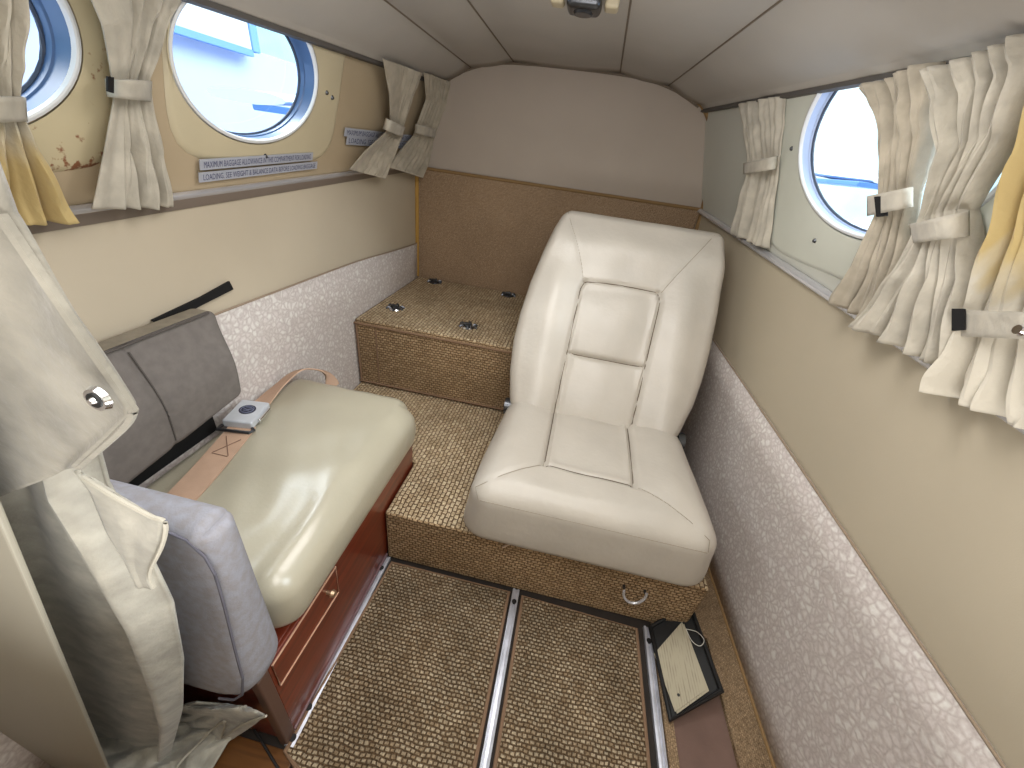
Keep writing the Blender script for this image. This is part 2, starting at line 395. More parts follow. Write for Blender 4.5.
seamL = lambda y: .637-.022*max(0, y-.65)-.02*ss(1.1, 1.7, y)
seamR = lambda y: .432+.083*y
for side, w, sf in (('L', wl, seamL), ('R', wr, seamR)):
    c = struct('carpet_panel', lower_wall(side, lambda y: .0, sf, .006), LEAF, parent=w); solidify(c, .005, 0)
    sg = -1 if side == 'R' else 1
    line = [((XL(y, sf(y)) if side == 'L' else XR(y, sf(y)))+sg*.008, y, sf(y)) for y in lin(YF, YB, 24)]
    struct('carpet_edge', tube(line, .0022), plain('carpet_edge_'+('left' if side == 'L' else 'right'), srgb(150, 132, 112), .8), parent=w)

# upper side panels with oval openings; d is measured inboard
def PT(side, y, z, d=0):
    return Vector((XL(y, z)+d, y, z)) if side == 'L' else Vector((XR(y, z)-d, y, z))
WIN = {'L': [(.33, 1.05, .18, .112), (.815, 1.065, .178, .112)], 'R': [(.30, 1.06, .20, .13), (.86, 1.09, .236, .147)]}
CELL = {'L': [(.10, .55), (.59, 1.05)], 'R': [(.06, .55), (.60, 1.12)]}
ZTOP = 1.32
def upper(side):
    g = G(); zt = ztl if side == 'L' else ztr
    def cell(y0, y1):
        k = grid(lambda u, v: PT(side, y0+(y1-y0)*u, zt(y0+(y1-y0)*u)+(ZTOP-zt(y0+(y1-y0)*u))*v), 6, 6); g.join(k)
    prev = YF
    for (y0, y1), (cy, cz, a, b) in zip(CELL[side], WIN[side]):
        cell(prev, y0); prev = y1
        zb = lambda y: zt(y)
        angs = [2*PI*i/72 for i in range(72)]+[math.atan2(zz-cz, yy-cy) % (2*PI) for yy in (y0, y1) for zz in (zb(yy), ZTOP)]
        angs = sorted(set(round(q, 6) for q in angs)); V = []
        for t in angs:
            ct, st = math.cos(t), math.sin(t)
            ex = 1/math.sqrt((ct/a)**2+(st/b)**2)
            R = min((y1-cy)/ct if ct > 1e-6 else 9, (y0-cy)/ct if ct < -1e-6 else 9, (ZTOP-cz)/st if st > 1e-6 else 9)
            if st < -1e-6:
                lo, hi = 0, 3
                for _ in range(40):
                    mm = (lo+hi)/2
                    if cz+st*mm > zb(cy+ct*mm): lo = mm
                    else: hi = mm
                R = min(R, lo)
            for s in (ex, ex+(R-ex)*.5, R): V.append(PT(side, cy+ct*s, cz+st*s))
        n = len(angs)
        g.add(V, [(3*i+j, 3*((i+1) % n)+j, 3*((i+1) % n)+j+1, 3*i+j+1) for i in range(n) for j in range(2)])
    cell(prev, YB+.02)
    return g
for side, w, mt in (('L', wl, TAN_UP), ('R', wr, GREY_UP)):
    struct('upper_panel', upper(side), mt, parent=w)

SURRD = {('L', 0): (.10, .56, .905, 1.27), ('L', 1): (.632, 1.092, .918, 1.27), ('R', 0): (.02, .555, .86, 1.28), ('R', 1): (.585, 1.222, .862, 1.28)}
k = 0
for side in 'LR':
    for i, (cy, cz, a, b) in enumerate(WIN[side]):
        k += 1; dk = 1.0 if side == 'L' else .5
        def ell(s, d, n=72, ph=0): return [PT(side, cy+(a+s)*math.cos(2*PI*j/n), cz+(b+s)*math.sin(2*PI*j/n), d) for j in range(n)]
        def loft(*rings):
            n = len(rings[0]); V = [p for r in rings for p in r]
            return G().add(V, [(q*n+j, q*n+(j+1) % n, (q+1)*n+(j+1) % n, (q+1)*n+j) for q in range(len(rings)-1) for j in range(n)])
        fr = struct('window_%d' % k, loft(ell(.005, .004), ell(.0045, .008), ell(.001, .009), ell(-.001, .008), ell(-.003, .003)), RINGW)
        struct('reveal', loft(ell(-.003, .003), ell(-.004, -.018*dk), ell(-.006, -.02*dk), ell(-.007, -.032*dk)), TUNNEL if side == 'L' else REVR, parent=fr)
        struct('seal', tube(ell(-.007, -.031*dk, 48), .003, True, 6), plain('window_seal_%d' % k, srgb(60, 70, 88), .6), parent=fr)
        r0 = ell(-.006, -.032*dk)
        struct('pane', G().add(r0, [tuple(range(len(r0)))]), GLASS, parent=fr, smooth=False)
        y0, y1, z0, z1 = SURRD[(side, i)]
        my, mz, hy, hz = (y0+y1)/2, (z0+z1)/2, (y1-y0)/2, (z1-z0)/2
        def outer(s, d, n=72):
            out = []
            for j in range(n):
                t = 2*PI*j/n; ct, st = math.cos(t), math.sin(t)
                r = (abs(ct/(hy+s))**6+abs(st/(hz+s))**6)**(-1/6); out.append(PT(side, my+ct*r, mz+st*r, d))
            return out
        mt = SURR_G if side == 'R' else (RUST if i == 0 else SURR_Y)
        struct('surround', loft(outer(.004, .0005), outer(0, .005), outer(-.006, .006), ell(.007, .007)), mt, parent=fr)
        sc = [(cy+a+.03, cz-.01), (cy-a-.03, cz+.0), (cy+.02, cz-b-.028)]
        if side == 'L' and i == 1: sc = [(1.035, 1.062), (1.06, 1.055), (.845, .925)]
        if side == 'L' and i == 0: sc = [(.548, 1.015), (.33, .92)]
        if side == 'R' and i == 1: sc = [(1.13, 1.08), (.985, .912), (.6, 1.06)]
        for (sy, sz) in sc:
            p = PT(side, sy, sz, .006); nn = (1, 0, -.3) if side == 'L' else (-1, 0, -.3)
            struct('screw', disc(p, nn, .0055, .004, 12, .003), DARKMET, parent=fr)

# silver rails under the windows
def rail_pts(side):
    zt = ztl if side == 'L' else ztr
    return [(y, zt(y)) for y in lin(YF, YB, 30)]
for nme, side in (('trim_1', 'L'), ('trim_2', 'R')):
    sg = 1 if side == 'L' else -1
    g = G(); V = []; prof = [(.0, -.012), (.012, -.012), (.016, -.008), (.017, 0), (.012, .006), (.004, .009), (.0, .009)]
    rp = rail_pts(side)
    for y, z in rp:
        x = XLW if side == 'L' else xtr(y)
        kk = .5 if side == 'L' else .75
        V += [Vector((x+sg*(a*kk+.004), y, z+b*kk)) for a, b in prof]
    q = len(prof); g.add(V, [(i*q+j, i*q+j+1, (i+1)*q+j+1, (i+1)*q+j) for i in range(len(rp)-1) for j in range(q-1)])
    struct(nme, g, SILV)

struct('front_light_baffle', box(-.74, .68, YF-.03, YF, 0, 1.32, .001), CREAM, smooth=False)  # unseen wall added across the cockpit end to shut out cool light
struct('trim_5', grid(lambda u, v: Vector((XLW+.004+.006*(1-v), YF+(YB-YF)*u, ztl(YF+(YB-YF)*u)-.005-.018*v)), 30, 2), plain('taupe_ledge_band', srgb(122, 110, 100), .5))
# bulkhead
def xr_edge(y): return .330+(YB-y)*.112
def prof_at(y):
    k = xr_edge(y); zl = 1.184-.042*(YB-y); zr = 1.205-.028*(YB-y); lift = .012*(YB-y)
    return [(-.604, zl-.006), (-.594, zl+.004), (-.50, 1.236+lift*.3), (-.345, 1.266+lift), (.03-.03*(YB-y), 1.270+lift), (.20+.055*(YB-y), 1.252+lift*.6), (k-.012, zr+.004), (k, zr-.006)]
pb = prof_at(YB)
poly = [(-.715, 0), (-.715, .9), (-.62, 1.21)] + pb[1:-1] + [(.345, 1.2), (.415, 1.087), (.447, .885), (.55, 0)]
V = [(x, YB, z) for x, z in poly]+[(x, YB+.03, z) for x, z in poly]; n = len(poly)
wb = struct('wall_back', G().add(V, [tuple(range(n)), tuple(range(2*n-1, n-1, -1))]+[(i, (i+1) % n, n+(i+1) % n, n+i) for i in range(n)]), BULK, smooth=False)
cp = struct('carpet_panel', box(-.705, .437, YB-.012, YB+.001, ZS-.02, .893, .005), WV_BK, parent=wb)
struct('piping', tube([(-.705, YB-.012, .893), (-.4, YB-.013, .893), (.0, YB-.013, .893), (.437, YB-.012, .893)], .006), PIPE, parent=wb)
struct('piping', tube([(-.704, YB-.012, ZS), (-.704, YB-.012, .893)], .008), plain('mustard_edge', srgb(176, 136, 62), .7), parent=wb)
edge = [(.45, YB-.012, .80), (.447, YB-.012, .885), (.432, YB-.012, 1.0), (.412, YB-.012, 1.09), (.375, YB-.012, 1.16), (.33, YB-.012, 1.21), (.27, YB-.012, 1.238)]
struct('piping', tube(cat_spline(edge, 6), .011), PIPE, parent=wb)
struct('piping', tube(cat_spline([(x, YB-.004, z-.005) for x, z in pb[:7]], 4), .004), SEAMDK, parent=wb)

# headliner
ys = lin(YF, YB, 20)
def ceil_fn(u, v):
    y = YF+(YB-YF)*v; P = prof_at(y); t = u*(len(P)-1); i = min(int(t), len(P)-2); f = t-i
    (xa, za), (xb, zb) = P[i], P[i+1]; sag = -.006*math.sin(PI*f) if 1 <= i <= 5 else 0
    return Vector((xa+(xb-xa)*f, y, za+(zb-za)*f+sag))
ce = struct('ceiling', grid(ceil_fn, 7*6, 30), HEAD); solidify(ce, .01, 1)
for i in (2, 3, 4, 5):
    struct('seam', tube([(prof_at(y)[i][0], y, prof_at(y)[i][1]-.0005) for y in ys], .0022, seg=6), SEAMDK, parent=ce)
for nme, i, sg in (('trim_3', 0, -1), ('trim_4', -1, 1)):
    g = G(); V = []
    for y in ys:
        x, z = prof_at(y)[i]
        V += [Vector((x, y, z+.012)), Vector((x-.0, y, z-.008)), Vector((x+sg*.012, y, z-.010)), Vector((x+sg*.012, y, z+.012))]
    g.add(V, [(q*4+j, q*4+(j+1) % 4, (q+1)*4+(j+1) % 4, (q+1)*4+j) for q in range(len(ys)-1) for j in range(4)])
    struct(nme, g, EDGEDK, smooth=False)

# raised cabin deck and aft step
g = prism([(-.342, .61), (.462, .61), (.462, YB-.013), (-.70, YB-.013), (-.70, .803), (-.342, .803)], 0.001, ZP)
mi = []
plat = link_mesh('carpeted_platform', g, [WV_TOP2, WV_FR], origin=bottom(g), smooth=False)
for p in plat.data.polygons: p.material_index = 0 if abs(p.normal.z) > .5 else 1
bv = plat.modifiers.new('edge', 'BEVEL'); bv.width = .008; bv.segments = 3
tag(plat, 'raised floor platform in brown woven carpet under the leather seat', 'platform')
ringc = Vector((.302, .602, .128))
struct('pull_ring', tube([ringc+Vector((.026*math.cos(t), -.006+.004*math.sin(t), .034*math.sin(t))) for t in lin(-PI*1.0, .08*PI, 18)], .0034), SILV, parent=plat)
for sx in (-.026, .025): struct('ring_eye', disc((ringc.x+sx, .612, ringc.z), (0, -1, 0), .0035, .010, 10), DARKMET, parent=plat)

g = prism([(-.70, YS), (.36, YS), (.36, YB-.013), (-.70, YB-.013)], ZP+.0005, ZS)
step = thing('storage_step', (-.1, 1.43, ZP), 'carpeted storage step with four lid latches below the aft bulkhead', 'step')
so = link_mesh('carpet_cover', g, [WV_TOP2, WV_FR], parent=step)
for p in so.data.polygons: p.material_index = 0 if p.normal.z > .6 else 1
bv = so.modifiers.new('edge', 'BEVEL'); bv.width = .012; bv.segments = 4
for zz in (ZP+.012, ZS-.016): struct('binding', tube([(-.699, YS-.001, zz), (.355, YS-.001, zz)], .004), BIND, parent=step)
struct('binding', tube([(-.690, YS-.001, ZP+.012), (-.692, YS-.001, ZS-.02)], .004), BIND, parent=step)
struct('binding', tube([(-.62, YS-.0005, ZP+.012), (-.622, YS-.0005, ZS-.02)], .0025), BIND, parent=step)
for (lx, ly, shiny) in ((-.615, 1.285, 1), (-.322, 1.245, 1), (-.60, 1.66, 0), (-.255, 1.66, 0)):
    lg = disc((lx, ly, ZS-.001), (0, 0, 1), .024, .005, 20, .021)
    L = link_mesh('latch', lg, CHROME if shiny else DARKMET, parent=step)
    for t in (0.5, 1.6, 2.7, 3.8, 4.9, 6.0):
        a = Vector((lx+.018*math.cos(t), ly+.018*math.sin(t), ZS+.006)); b2 = Vector((lx+.034*math.cos(t), ly+.030*math.sin(t), ZS+.003))
        link_mesh('latch_finger', tube([a, (a+b2)/2+Vector((0, 0, .005)), b2], .0042, seg=6), DARKMET, parent=L)
    link_mesh('latch_turn', rbox(((lx-.013, lx+.013), (ly-.005, ly+.005), (ZS+.004, ZS+.017)), .003, .02), DARKMET, parent=L)

# side ledge by the right wall
xb = lambda y: .617-.045*y
g = prism([(.378, YF), (.398, YF), (.398, .61), (.378, .61)], .0, .012)
ledge = solo('floor_ledge', g, WV_LEDGE, 'brown carpeted floor ledge between right seat rail and patterned wall', 'ledge', smooth=False)
struct('plum_strip', prism([(.398, YF), (.535, YF), (.515, .61), (.398, .61)], .0, .004), LEDGE_DK, parent=ledge, smooth=False)
struct('outer_strip', prism([(.535, YF), (xb(YF)-.008, YF), (xb(YS)-.012, YS-.003), (.466, YS-.003), (.466, .612), (.515, .60)], .0, .014), WV_LEDGE, parent=ledge, smooth=False)
struct('edge_cord', tube([(xb(y)-.010, y, .016) for y in lin(YF, 1.1, 10)], .004), PIPE, parent=ledge)

# seat rails
for nm, x, y0, y1, lab in (('seat_rail', -.340, .203, .606, 'bare metal seat rail along the foot of the red wooden cabinet'),
                           ('seat_rail', .0225, YF, .606, 'bare metal seat rail running between the two floor mats'),
                           ('seat_rail', .366, YF, .594, 'bare metal seat rail beside the black tray on the right')):
    w = .0088; g = G(); pr = [(-w, 0), (-w, .010), (-.0035, .011), (-.003, .007), (.003, .007), (.0035, .011), (w, .010), (w, 0)]
    V = [Vector((x+a, y, b+.001)) for y in (y0, y1) for a, b in pr]; q = len(pr)
    g.add(V, [(j, (j+1) % q, q+(j+1) % q, q+j) for j in range(q)]+[tuple(range(q)), tuple(range(2*q-1, q-1, -1))])
    r = solo(nm, g, ALU, lab, 'rail', 'seat rails on the floor', smooth=False)
    for hy in ([y1-.035] + ([y0+.012, y0+.06] if x < -.3 else [])):
        link_mesh('bolt_hole', disc((x, hy, .0095), (0, 0, 1), .0062, .0035, 12), BLACK, parent=r)

# floor mats
def mat(poly, lab):
    g = prism(poly, .001, .010)
    o = solo('floor_mat', g, WV_MAT, lab, 'floor mat', 'woven floor mats', smooth=False)
    link_mesh('binding', tube([(x, y, .008) for x, y in poly], .0045, True, 8), BIND, parent=o)
pl = [at(p, 'z', .009) for p in ((285, 752), (297, 768), (318, 800))]
mat([(-.322, .594), (.004, .594), (.004, YF+.02), (-.17, YF+.02), (-.22, .02)]+[(q.x, q.y) for q in (pl[2], pl[1], pl[0])], 'wide brown woven floor mat beside the wooden cabinet')
mat([(.042, .592), (.338, .582), (.336, YF+.02), (.042, YF+.02)], 'narrower brown woven floor mat between centre rail and black tray')
# plank floor by the curtain
g = box(-.70, -.322, YF, .198, .0, .007, .001)
pk = tag(link_mesh('floor_plank', g, WOODFLOOR, origin=bottom(g), smooth=False), 'brown wooden floor panel under the fallen curtain hem', 'floor panel')
struct('joint', tube([at(p, 'z', .0075) for p in ((250, 722), (276, 765), (300, 800))], .0022, seg=6), BLACK, parent=pk)

# ------------------------------------------------------------------ right seat
seat = thing('passenger_seat', (.15, .78, ZP), 'cream leather passenger seat with reclined stitched backrest on the platform', 'seat')
CG = [[(.026, 1.0), (.027, .705)], [(.252, 1.0), (.243, .70)]]
CF = [(.027, .705), (.13, .699), (.243, .70)]
CS = [[(.027, .705), (-.04, .655), (-.115, .603)], [(.243, .70), (.27, .685), (.395, .603)]]
def cush(p, n):
    x, y, z = p; t = max(0, n.z)
    h = 0
    if n.z > .1:
        inside = ss(.0, .03, x-.03)*ss(0, .03, .245-x)*ss(0, .03, y-.705)
        h += (-.012+.016*max(0, math.sin(PI*min(1, max(0, (x-.027)/.22)))*math.sin(PI*min(1, max(0, (y-.70)/.27))))**.5)*inside + .012*math.sin(PI*min(1, max(0, (x+.13)/.56)))*.5
        side = math.exp(-((x+.055)/.06)**2)+math.exp(-((x-.335)/.06)**2)
        h += .018*side*ss(.60, .72, y)
        dg = min(segd(x, y, q) for q in CG); h -= .013*math.exp(-(dg/.0065)**2)
        h -= .004*math.exp(-(segd(x, y, CF)/.005)**2)
        h -= .0025*math.exp(-(min(segd(x, y, q) for q in CS)/.004)**2)
        h += .003*math.sin(x*37+y*21)*math.sin(y*33-x*11)*.5
        h -= .010*ss(.90, 1.0, y)
    q = Vector(p); q.z += h*t
    # front bulge and sagging lower edge
    f = max(0, -n.y); q.y -= .010*f*math.sin(PI*min(1, max(0, (z-.19)/.18)))
    s = abs(n.x); q.x += .012*n.x*math.sin(PI*min(1, max(0, (z-.19)/.18)))*ss(1.0, .7, y)
    # slightly narrower towards the backrest
    k = ss(.6, 1.0, y); q.x = .150+(q.x-.150)*(1-.045*k)
    q.x += n.x*.016*ss(.30, .20, z)*ss(.95, .62, y); q.y -= .008*max(0, -n.y)*ss(.30, .20, z)
    return q
link_mesh('seat_cushion', rbox(((-.122, .418), (.592, .99), (ZP+.001, .366)), .042, .0055, cush), LEATHER, parent=seat)
def on_cush(x, y):
    q = cush(Vector((x, y, .366)), Vector((0, 0, 1))); return q+Vector((0, 0, .0010))
scu = [o for o in seat.children if o.name.startswith('seat_cushion')][0]
for q in CS:
    pts = [q[0]]+[(a[0]+(b[0]-a[0])*t, a[1]+(b[1]-a[1])*t) for a, b in zip(q, q[1:]) for t in lin(0, 1, 6)[1:]]
    pts = [p for p in pts if p[1] > .63]
    link_mesh('seam', tube([on_cush(*p) for p in pts]+[cush(Vector((q[-1][0], .6045, .354)), Vector((0, -.7, .7))), cush(Vector((q[-1][0]+(.0 if q[-1][0] > 0 else .012), .593, .334)), Vector((0, -1, 0)))], .0008, seg=6), THREAD, parent=scu)
link_mesh('seam', tube([cush(Vector((x, .5930, .332)), Vector((0, -1, 0))) for x in lin(-.098, .394, 24)], .0008, seg=6), THREAD, parent=scu)
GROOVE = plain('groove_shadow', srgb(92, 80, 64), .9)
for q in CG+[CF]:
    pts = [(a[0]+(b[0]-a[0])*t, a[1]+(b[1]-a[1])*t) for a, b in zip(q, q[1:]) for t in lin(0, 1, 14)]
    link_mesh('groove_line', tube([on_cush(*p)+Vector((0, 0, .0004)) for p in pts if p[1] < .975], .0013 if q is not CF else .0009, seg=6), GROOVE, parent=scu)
link_mesh('seat_base', box(-.09, .38, .625, .97, ZP-.002, ZP+.02, .004), plain('seat_base_dark', srgb(60, 50, 42), .7), parent=seat)

xl_t = [(-.06, -.092), (.0, -.108), (.08, -.124), (.17, -.132), (.26, -.129), (.36, -.117), (.46, -.098), (.54, -.078), (.6, -.056), (.63, -.05)]
xr_t = [(-.06, .372), (.0, .398), (.08, .422), (.155, .434), (.25, .442), (.36, .445), (.485, .442), (.575, .430), (.62, .42)]
LN = Vector((0, .35, .5)).normalized(); NB = Vector((0, -LN.z, LN.y)); B0 = Vector((0, .95, .38))
BGV = [[(.031, -.04), (.037, .36), (.045, .384)], [(.256, -.04), (.272, .36), (.264, .386)]]
BGH = [[(.045, .385), (.15, .392), (.262, .388)], [(.040, .163), (.258, .163)]]
BS = [[(.04, .385), (.022, .44), (-.02, .53), (-.045, .59)], [(.270, .388), (.30, .44), (.35, .52), (.392, .588)]]
def bmap(x, v, w): return Vector((x, 0, 0))+B0+LN*v+NB*w
def bxx(s, v): a, b = interp(xl_t, v), interp(xr_t, v); return a+(b-a)*s
def bh(x, v):
    h = 0
    ins = ss(0, .03, x-.034)*ss(0, .03, .266-x)*ss(0, .03, .388-v)
    h += -.012*ins
    cell = math.sin(PI*max(0, min(1, (x-.036)/.232)))*(math.sin(PI*max(0, min(1, (v-.163)/.225))) if v > .163 else math.sin(PI*max(0, min(1, (v+.06)/.223))))
    h += .017*ins*max(0, cell)**.5
    h += .024*math.exp(-((x+.035)/.052)**2)*ss(.52, .3, v)+.024*math.exp(-((x-.34)/.052)**2)*ss(.52, .3, v)
    h += .016*math.exp(-((v-.50)/.055)**2)
    h -= .011*math.exp(-(min(segd(x, v, q) for q in BGV)/.006)**2)+.010*math.exp(-(min(segd(x, v, q) for q in BGH)/.0055)**2)
    h -= .003*math.exp(-(min(segd(x, v, q) for q in BS)/.004)**2)
    h += .0015*math.sin(x*41+v*17)*math.sin(v*29-x*13)
    return h
def back(p, n):
    s = (p.x+.122)/(.43+.122); v = p.y; x = bxx(s, v); w = p.z
    if n.z > .05: w += bh(x, v)*n.z
    w -= .006*max(0, n.y)
    return bmap(x, v, w)
bk = link_mesh('backrest', rbox(((-.122, .43), (-.055, .608), (-.105, 0)), .030, .0055, back), LEATHER, parent=seat)
for q in BS:
    pts = cat_spline([(a, b, 0) for a, b in q], 6)
    link_mesh('seam', tube([bmap(p.x, p.y, bh(p.x, p.y)-(.0 if p.y < .575 else .004)+.0006) for p in pts], .0009, seg=6), THREAD, parent=bk)
for q in BGV+BGH:
    pts = [(a[0]+(b[0]-a[0])*t, a[1]+(b[1]-a[1])*t) for a, b in zip(q, q[1:]) for t in lin(0, 1, 14)]
    pts = [p for i, p in enumerate(pts) if i == 0 or math.dist(p, pts[i-1]) > 1e-5]
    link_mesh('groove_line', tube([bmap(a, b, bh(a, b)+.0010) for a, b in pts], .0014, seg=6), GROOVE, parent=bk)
link_mesh('recline_hinge', disc((-.118, .965, .335), (1, 0, 0), .026, .02), DARKMET, parent=seat)
link_mesh('recline_hinge', disc((.395, .965, .335), (1, 0, 0), .026, .02), DARKMET, parent=seat)

# ------------------------------------------------------------------ settee on the left
cab = thing('wooden_cabinet', (-.52, .5, 0), 'low red mahogany cabinet with one drawer under the side seat cushion', 'cabinet')
link_mesh('carcass', box(-.70, -.352, .212, .798, .0, .262, .003), MAHOG, parent=cab)
link_mesh('front_panel', box(-.353, -.345, .226, .797, .018, .262, .002), MAHOG, parent=cab)
link_mesh('corner_post', box(-.36, -.343, .204, .226, .0, .262, .003), MAHOG2, parent=cab)
link_mesh('plinth_strip', box(-.349, -.342, .226, .612, .001, .018, .002), plain('mauve_plinth_reflection', srgb(116, 92, 96), .35), parent=cab)  # base moulding with a pale purple reflection put into its colour
dw = link_mesh('drawer', quadslab([(-.3452, .232, .188), (-.3452, .403, .178), (-.3452, .409, .256), (-.3452, .232, .258)], (1, 0, 0), .003), MAHOG, parent=cab, smooth=False)
link_mesh('inlay', tube([(-.342, .232, .188), (-.342, .403, .178), (-.342, .409, .256), (-.342, .232, .258)], .0018, True, 6), INLAY, parent=dw)
kn = disc((-.342, .373, .228), (1, 0, 0), .004, .012, 12); kn.join(disc((-.331, .373, .228), (1, 0, 0), .008, .006, 14, .006))
link_mesh('knob', kn, plain('brass_knob', srgb(176, 148, 120), .3, metal=.7), parent=dw)

def scush(p, n):
    q = Vector(p); x, y, z = p; t = max(0, n.z)
    h = .010*math.sin(PI*max(0, min(1, (x+.71)/.38)))*math.sin(PI*max(0, min(1, (y-.25)/.57)))
    h -= .008*ss(-.66, -.71, x)
    h -= .012*math.exp(-((x+.395)/.03)**2)*math.exp(-((y-.30)/.10)**2)
    h += .002*math.sin(y*40+x*23)*math.sin(x*51)
    q.z += h*t
    if n.x > 0: q.x += .012*n.x*math.sin(PI*max(0, min(1, (z-.265)/.14)))
    # round the far inboard corner in plan
    cx, cy, R = -.325-.075, .82-.075, .075
    if q.x > cx and q.y > cy:
        dx, dy = q.x-cx, q.y-cy; L = math.hypot(dx, dy); M = max(dx, dy)
        if L > 1e-6: q.x = cx+dx*M/L; q.y = cy+dy*M/L
    return q
g = rbox(((-.702, -.332), (.262, .822), (.264, .405)), .045, .012, scush)
sc_ = solo('seat_cushion', g, LEATHER2, 'worn cream leather bench cushion on the red wooden cabinet', 'cushion')

def bol(p, n):
    q = Vector(p); z = p.z
    q.y += (-.028*(1-ss(.28, .62, z))+.0)*max(0, min(1, (.25-p.y)/.05))
    # round the lower inboard corner
    R = .07; cx, cz = -.318-R, .262+R
    if q.x > cx and z < cz:
        dx, dz = q.x-cx, cz-z; L = math.hypot(dx, dz); M = max(dx, dz)
        if L > 1e-6: q.x = cx+dx*M/L; q.z = cz-dz*M/L
    R = .022; cx, cz = -.318-R, .622-R
    if q.x > cx and z > cz:
        dx, dz = q.x-cx, z-cz; L = math.hypot(dx, dz); M = max(dx, dz)
        if L > 1e-6: q.x = cx+dx*M/L; q.z = cz+dz*M/L
    q.y += .006*n.y*math.sin(PI*(z-.27)/.35)*math.sin(PI*max(0, min(1, (p.x+.70)/.37)))
    return q
g = rbox(((-.700, -.318), (.203, .250), (.266, .622)), .021, .010, bol)
bo = solo('bolster_cushion', g, BLUEF, 'blue grey upright bolster at the near end of the bench', 'cushion')
se = [(x, .206, .618) for x in lin(-.68, -.375, 12)]+[(-.342, .206, .608), (-.327, .206, .587)]+[(-.3215, .206, z) for z in lin(.56, .36, 10)]+[(-.333, .206, .31), (-.352, .206, .283), (-.38, .206, .27)]
def seam_b(p):
    q = bol(Vector((p[0], .205, p[2])), Vector((0, -.7, 0))) if False else Vector(p)
    q.y = .2035-.028*(1-ss(.28, .62, p[2])); return q
link_mesh('seam', tube([seam_b(p) for p in se], .0017, seg=6), plain('bolster_thread', srgb(96, 94, 104), .9), parent=bo)

def bck(p, n):
    q = Vector(p); q.x += .010*n.x*math.sin(PI*(p.z-.47)/.2); q.z -= .10*max(0, .59-p.y)*ss(.67, .478, p.z)
    q.x -= .022*ss(.55, .68, p.z)*max(0, n.x)
    q.x -= .006*math.exp(-((p.y-.435)/.008)**2)*max(0, n.x)
    return q
g = rbox(((-.703, -.640), (.27, .598), (.478, .672)), .018, .007, bck)
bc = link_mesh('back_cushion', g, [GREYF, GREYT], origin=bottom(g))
for p in bc.data.polygons: p.material_index = 1 if p.normal.z > .75 else 0  # upward faces take the lighter taupe
tag(bc, 'grey brown back cushion fixed to the left wall above the bench', 'cushion')
link_mesh('seam', tube([(-.656, y, .6685) for y in lin(.28, .585, 10)], .0016, seg=6), plain('back_thread', srgb(84, 78, 74), .9), parent=bc)
link_mesh('seam', tube([(-.641+.010*math.sin(PI*(z-.47)/.2)-.020*ss(.55, .68, z)-.003, .435, z-.10*.155*ss(.67, .478, z)) for z in lin(.495, .655, 16)], .0016, seg=6), plain('back_thread_dark', srgb(84, 78, 74), .9), parent=bc)
link_mesh('gap_shade_strip', box(-.706, -.697, .30, .56, .395, .482, .002), BLACK, parent=bc)  # black strip stands in for the dark shade beneath the back cushion

# black strap on the wall
sp = [hit(p, 'L', .004) for p in ((150, 320), (200, 296.5), (228, 281), (232, 289), (204, 303), (160, 326))]
g = G().add(sp+[p+Vector((.004, 0, 0)) for p in sp], [tuple(range(6)), tuple(range(11, 5, -1))]+[(i, (i+1) % 6, 6+(i+1) % 6, 6+i) for i in range(6)])
solo('wall_strap', g, BLACKF, 'black webbing strap end on the cream wall behind the grey back cushion', 'strap', smooth=False)

# seat belt
belt = thing('seat_belt', (-.65, .56, .405), 'tan webbing lap belt with silver buckle lying on the bench cushion', 'seat belt')
def ribbon(cs, w, th=.003, tilt=None):
    pts = cat_spline(cs, 6); g = G(); V = []; n = len(pts)
    for i, p in enumerate(pts):
        t = (pts[min(i+1, n-1)]-pts[max(i-1, 0)]).normalized(); s = t.cross(Vector((0, 0, 1))).normalized()
        if tilt: s = (Matrix.Rotation(tilt(i/(n-1)), 3, t) @ s)
        u = s.cross(t)
        V += [p-s*w/2-u*th/2, p+s*w/2-u*th/2, p+s*w/2+u*th/2, p-s*w/2+u*th/2]
    return g.add(V, [(i*4+j, i*4+(j+1) % 4, i*4+4+(j+1) % 4, i*4+4+j) for i in range(n-1) for j in range(4)]+[(3, 2, 1, 0), tuple(4*(n-1)+j for j in range(4))])
link_mesh('lower_strap', ribbon([(-.575, .262, .405), (-.585, .34, .4125), (-.600, .43, .4155), (-.626, .535, .4165), (-.633, .562, .418)], .054), WEB, parent=belt)
link_mesh('upper_strap', ribbon([(-.650, .61, .420), (-.660, .66, .418), (-.664, .72, .425), (-.655, .79, .434), (-.622, .838, .410), (-.60, .842, .36)], .050, tilt=lambda t: -.5*math.sin(PI*t)), WEB, parent=belt)
st = [(-.592, .478, .4185), (-.638, .525, .4195)], [(-.626, .478, .4185), (-.604, .525, .4195)], [(-.592, .476, .4185), (-.626, .476, .4185)]
for a, b2 in st: link_mesh('stitching', tube([a, b2], .0008, seg=5), plain('belt_thread', srgb(128, 100, 84), .9), parent=belt.children[0])
bx = Vector((-.646, .594, .4265)); Rz = Matrix.Rotation(math.radians(13), 3, 'Z') @ Matrix.Rotation(math.radians(4), 3, 'Y')
def bl(p, n): return bx+Rz @ Vector(p)
bu = link_mesh('buckle', rbox(((-.030, .030), (-.040, .040), (-.009, .010)), .004, .02, bl), BUCK, parent=belt)
link_mesh('emblem_disc', G().add(*[(lambda d: (d.v, d.f))(disc(bx+Rz @ Vector((0, .004, .0098)), Rz @ Vector((0, 0, 1)), .0165, .0012, 24))][0]), NAVY, parent=bu)
e0 = lambda x, y: bx+Rz @ Vector((x, .004+y, .0114))
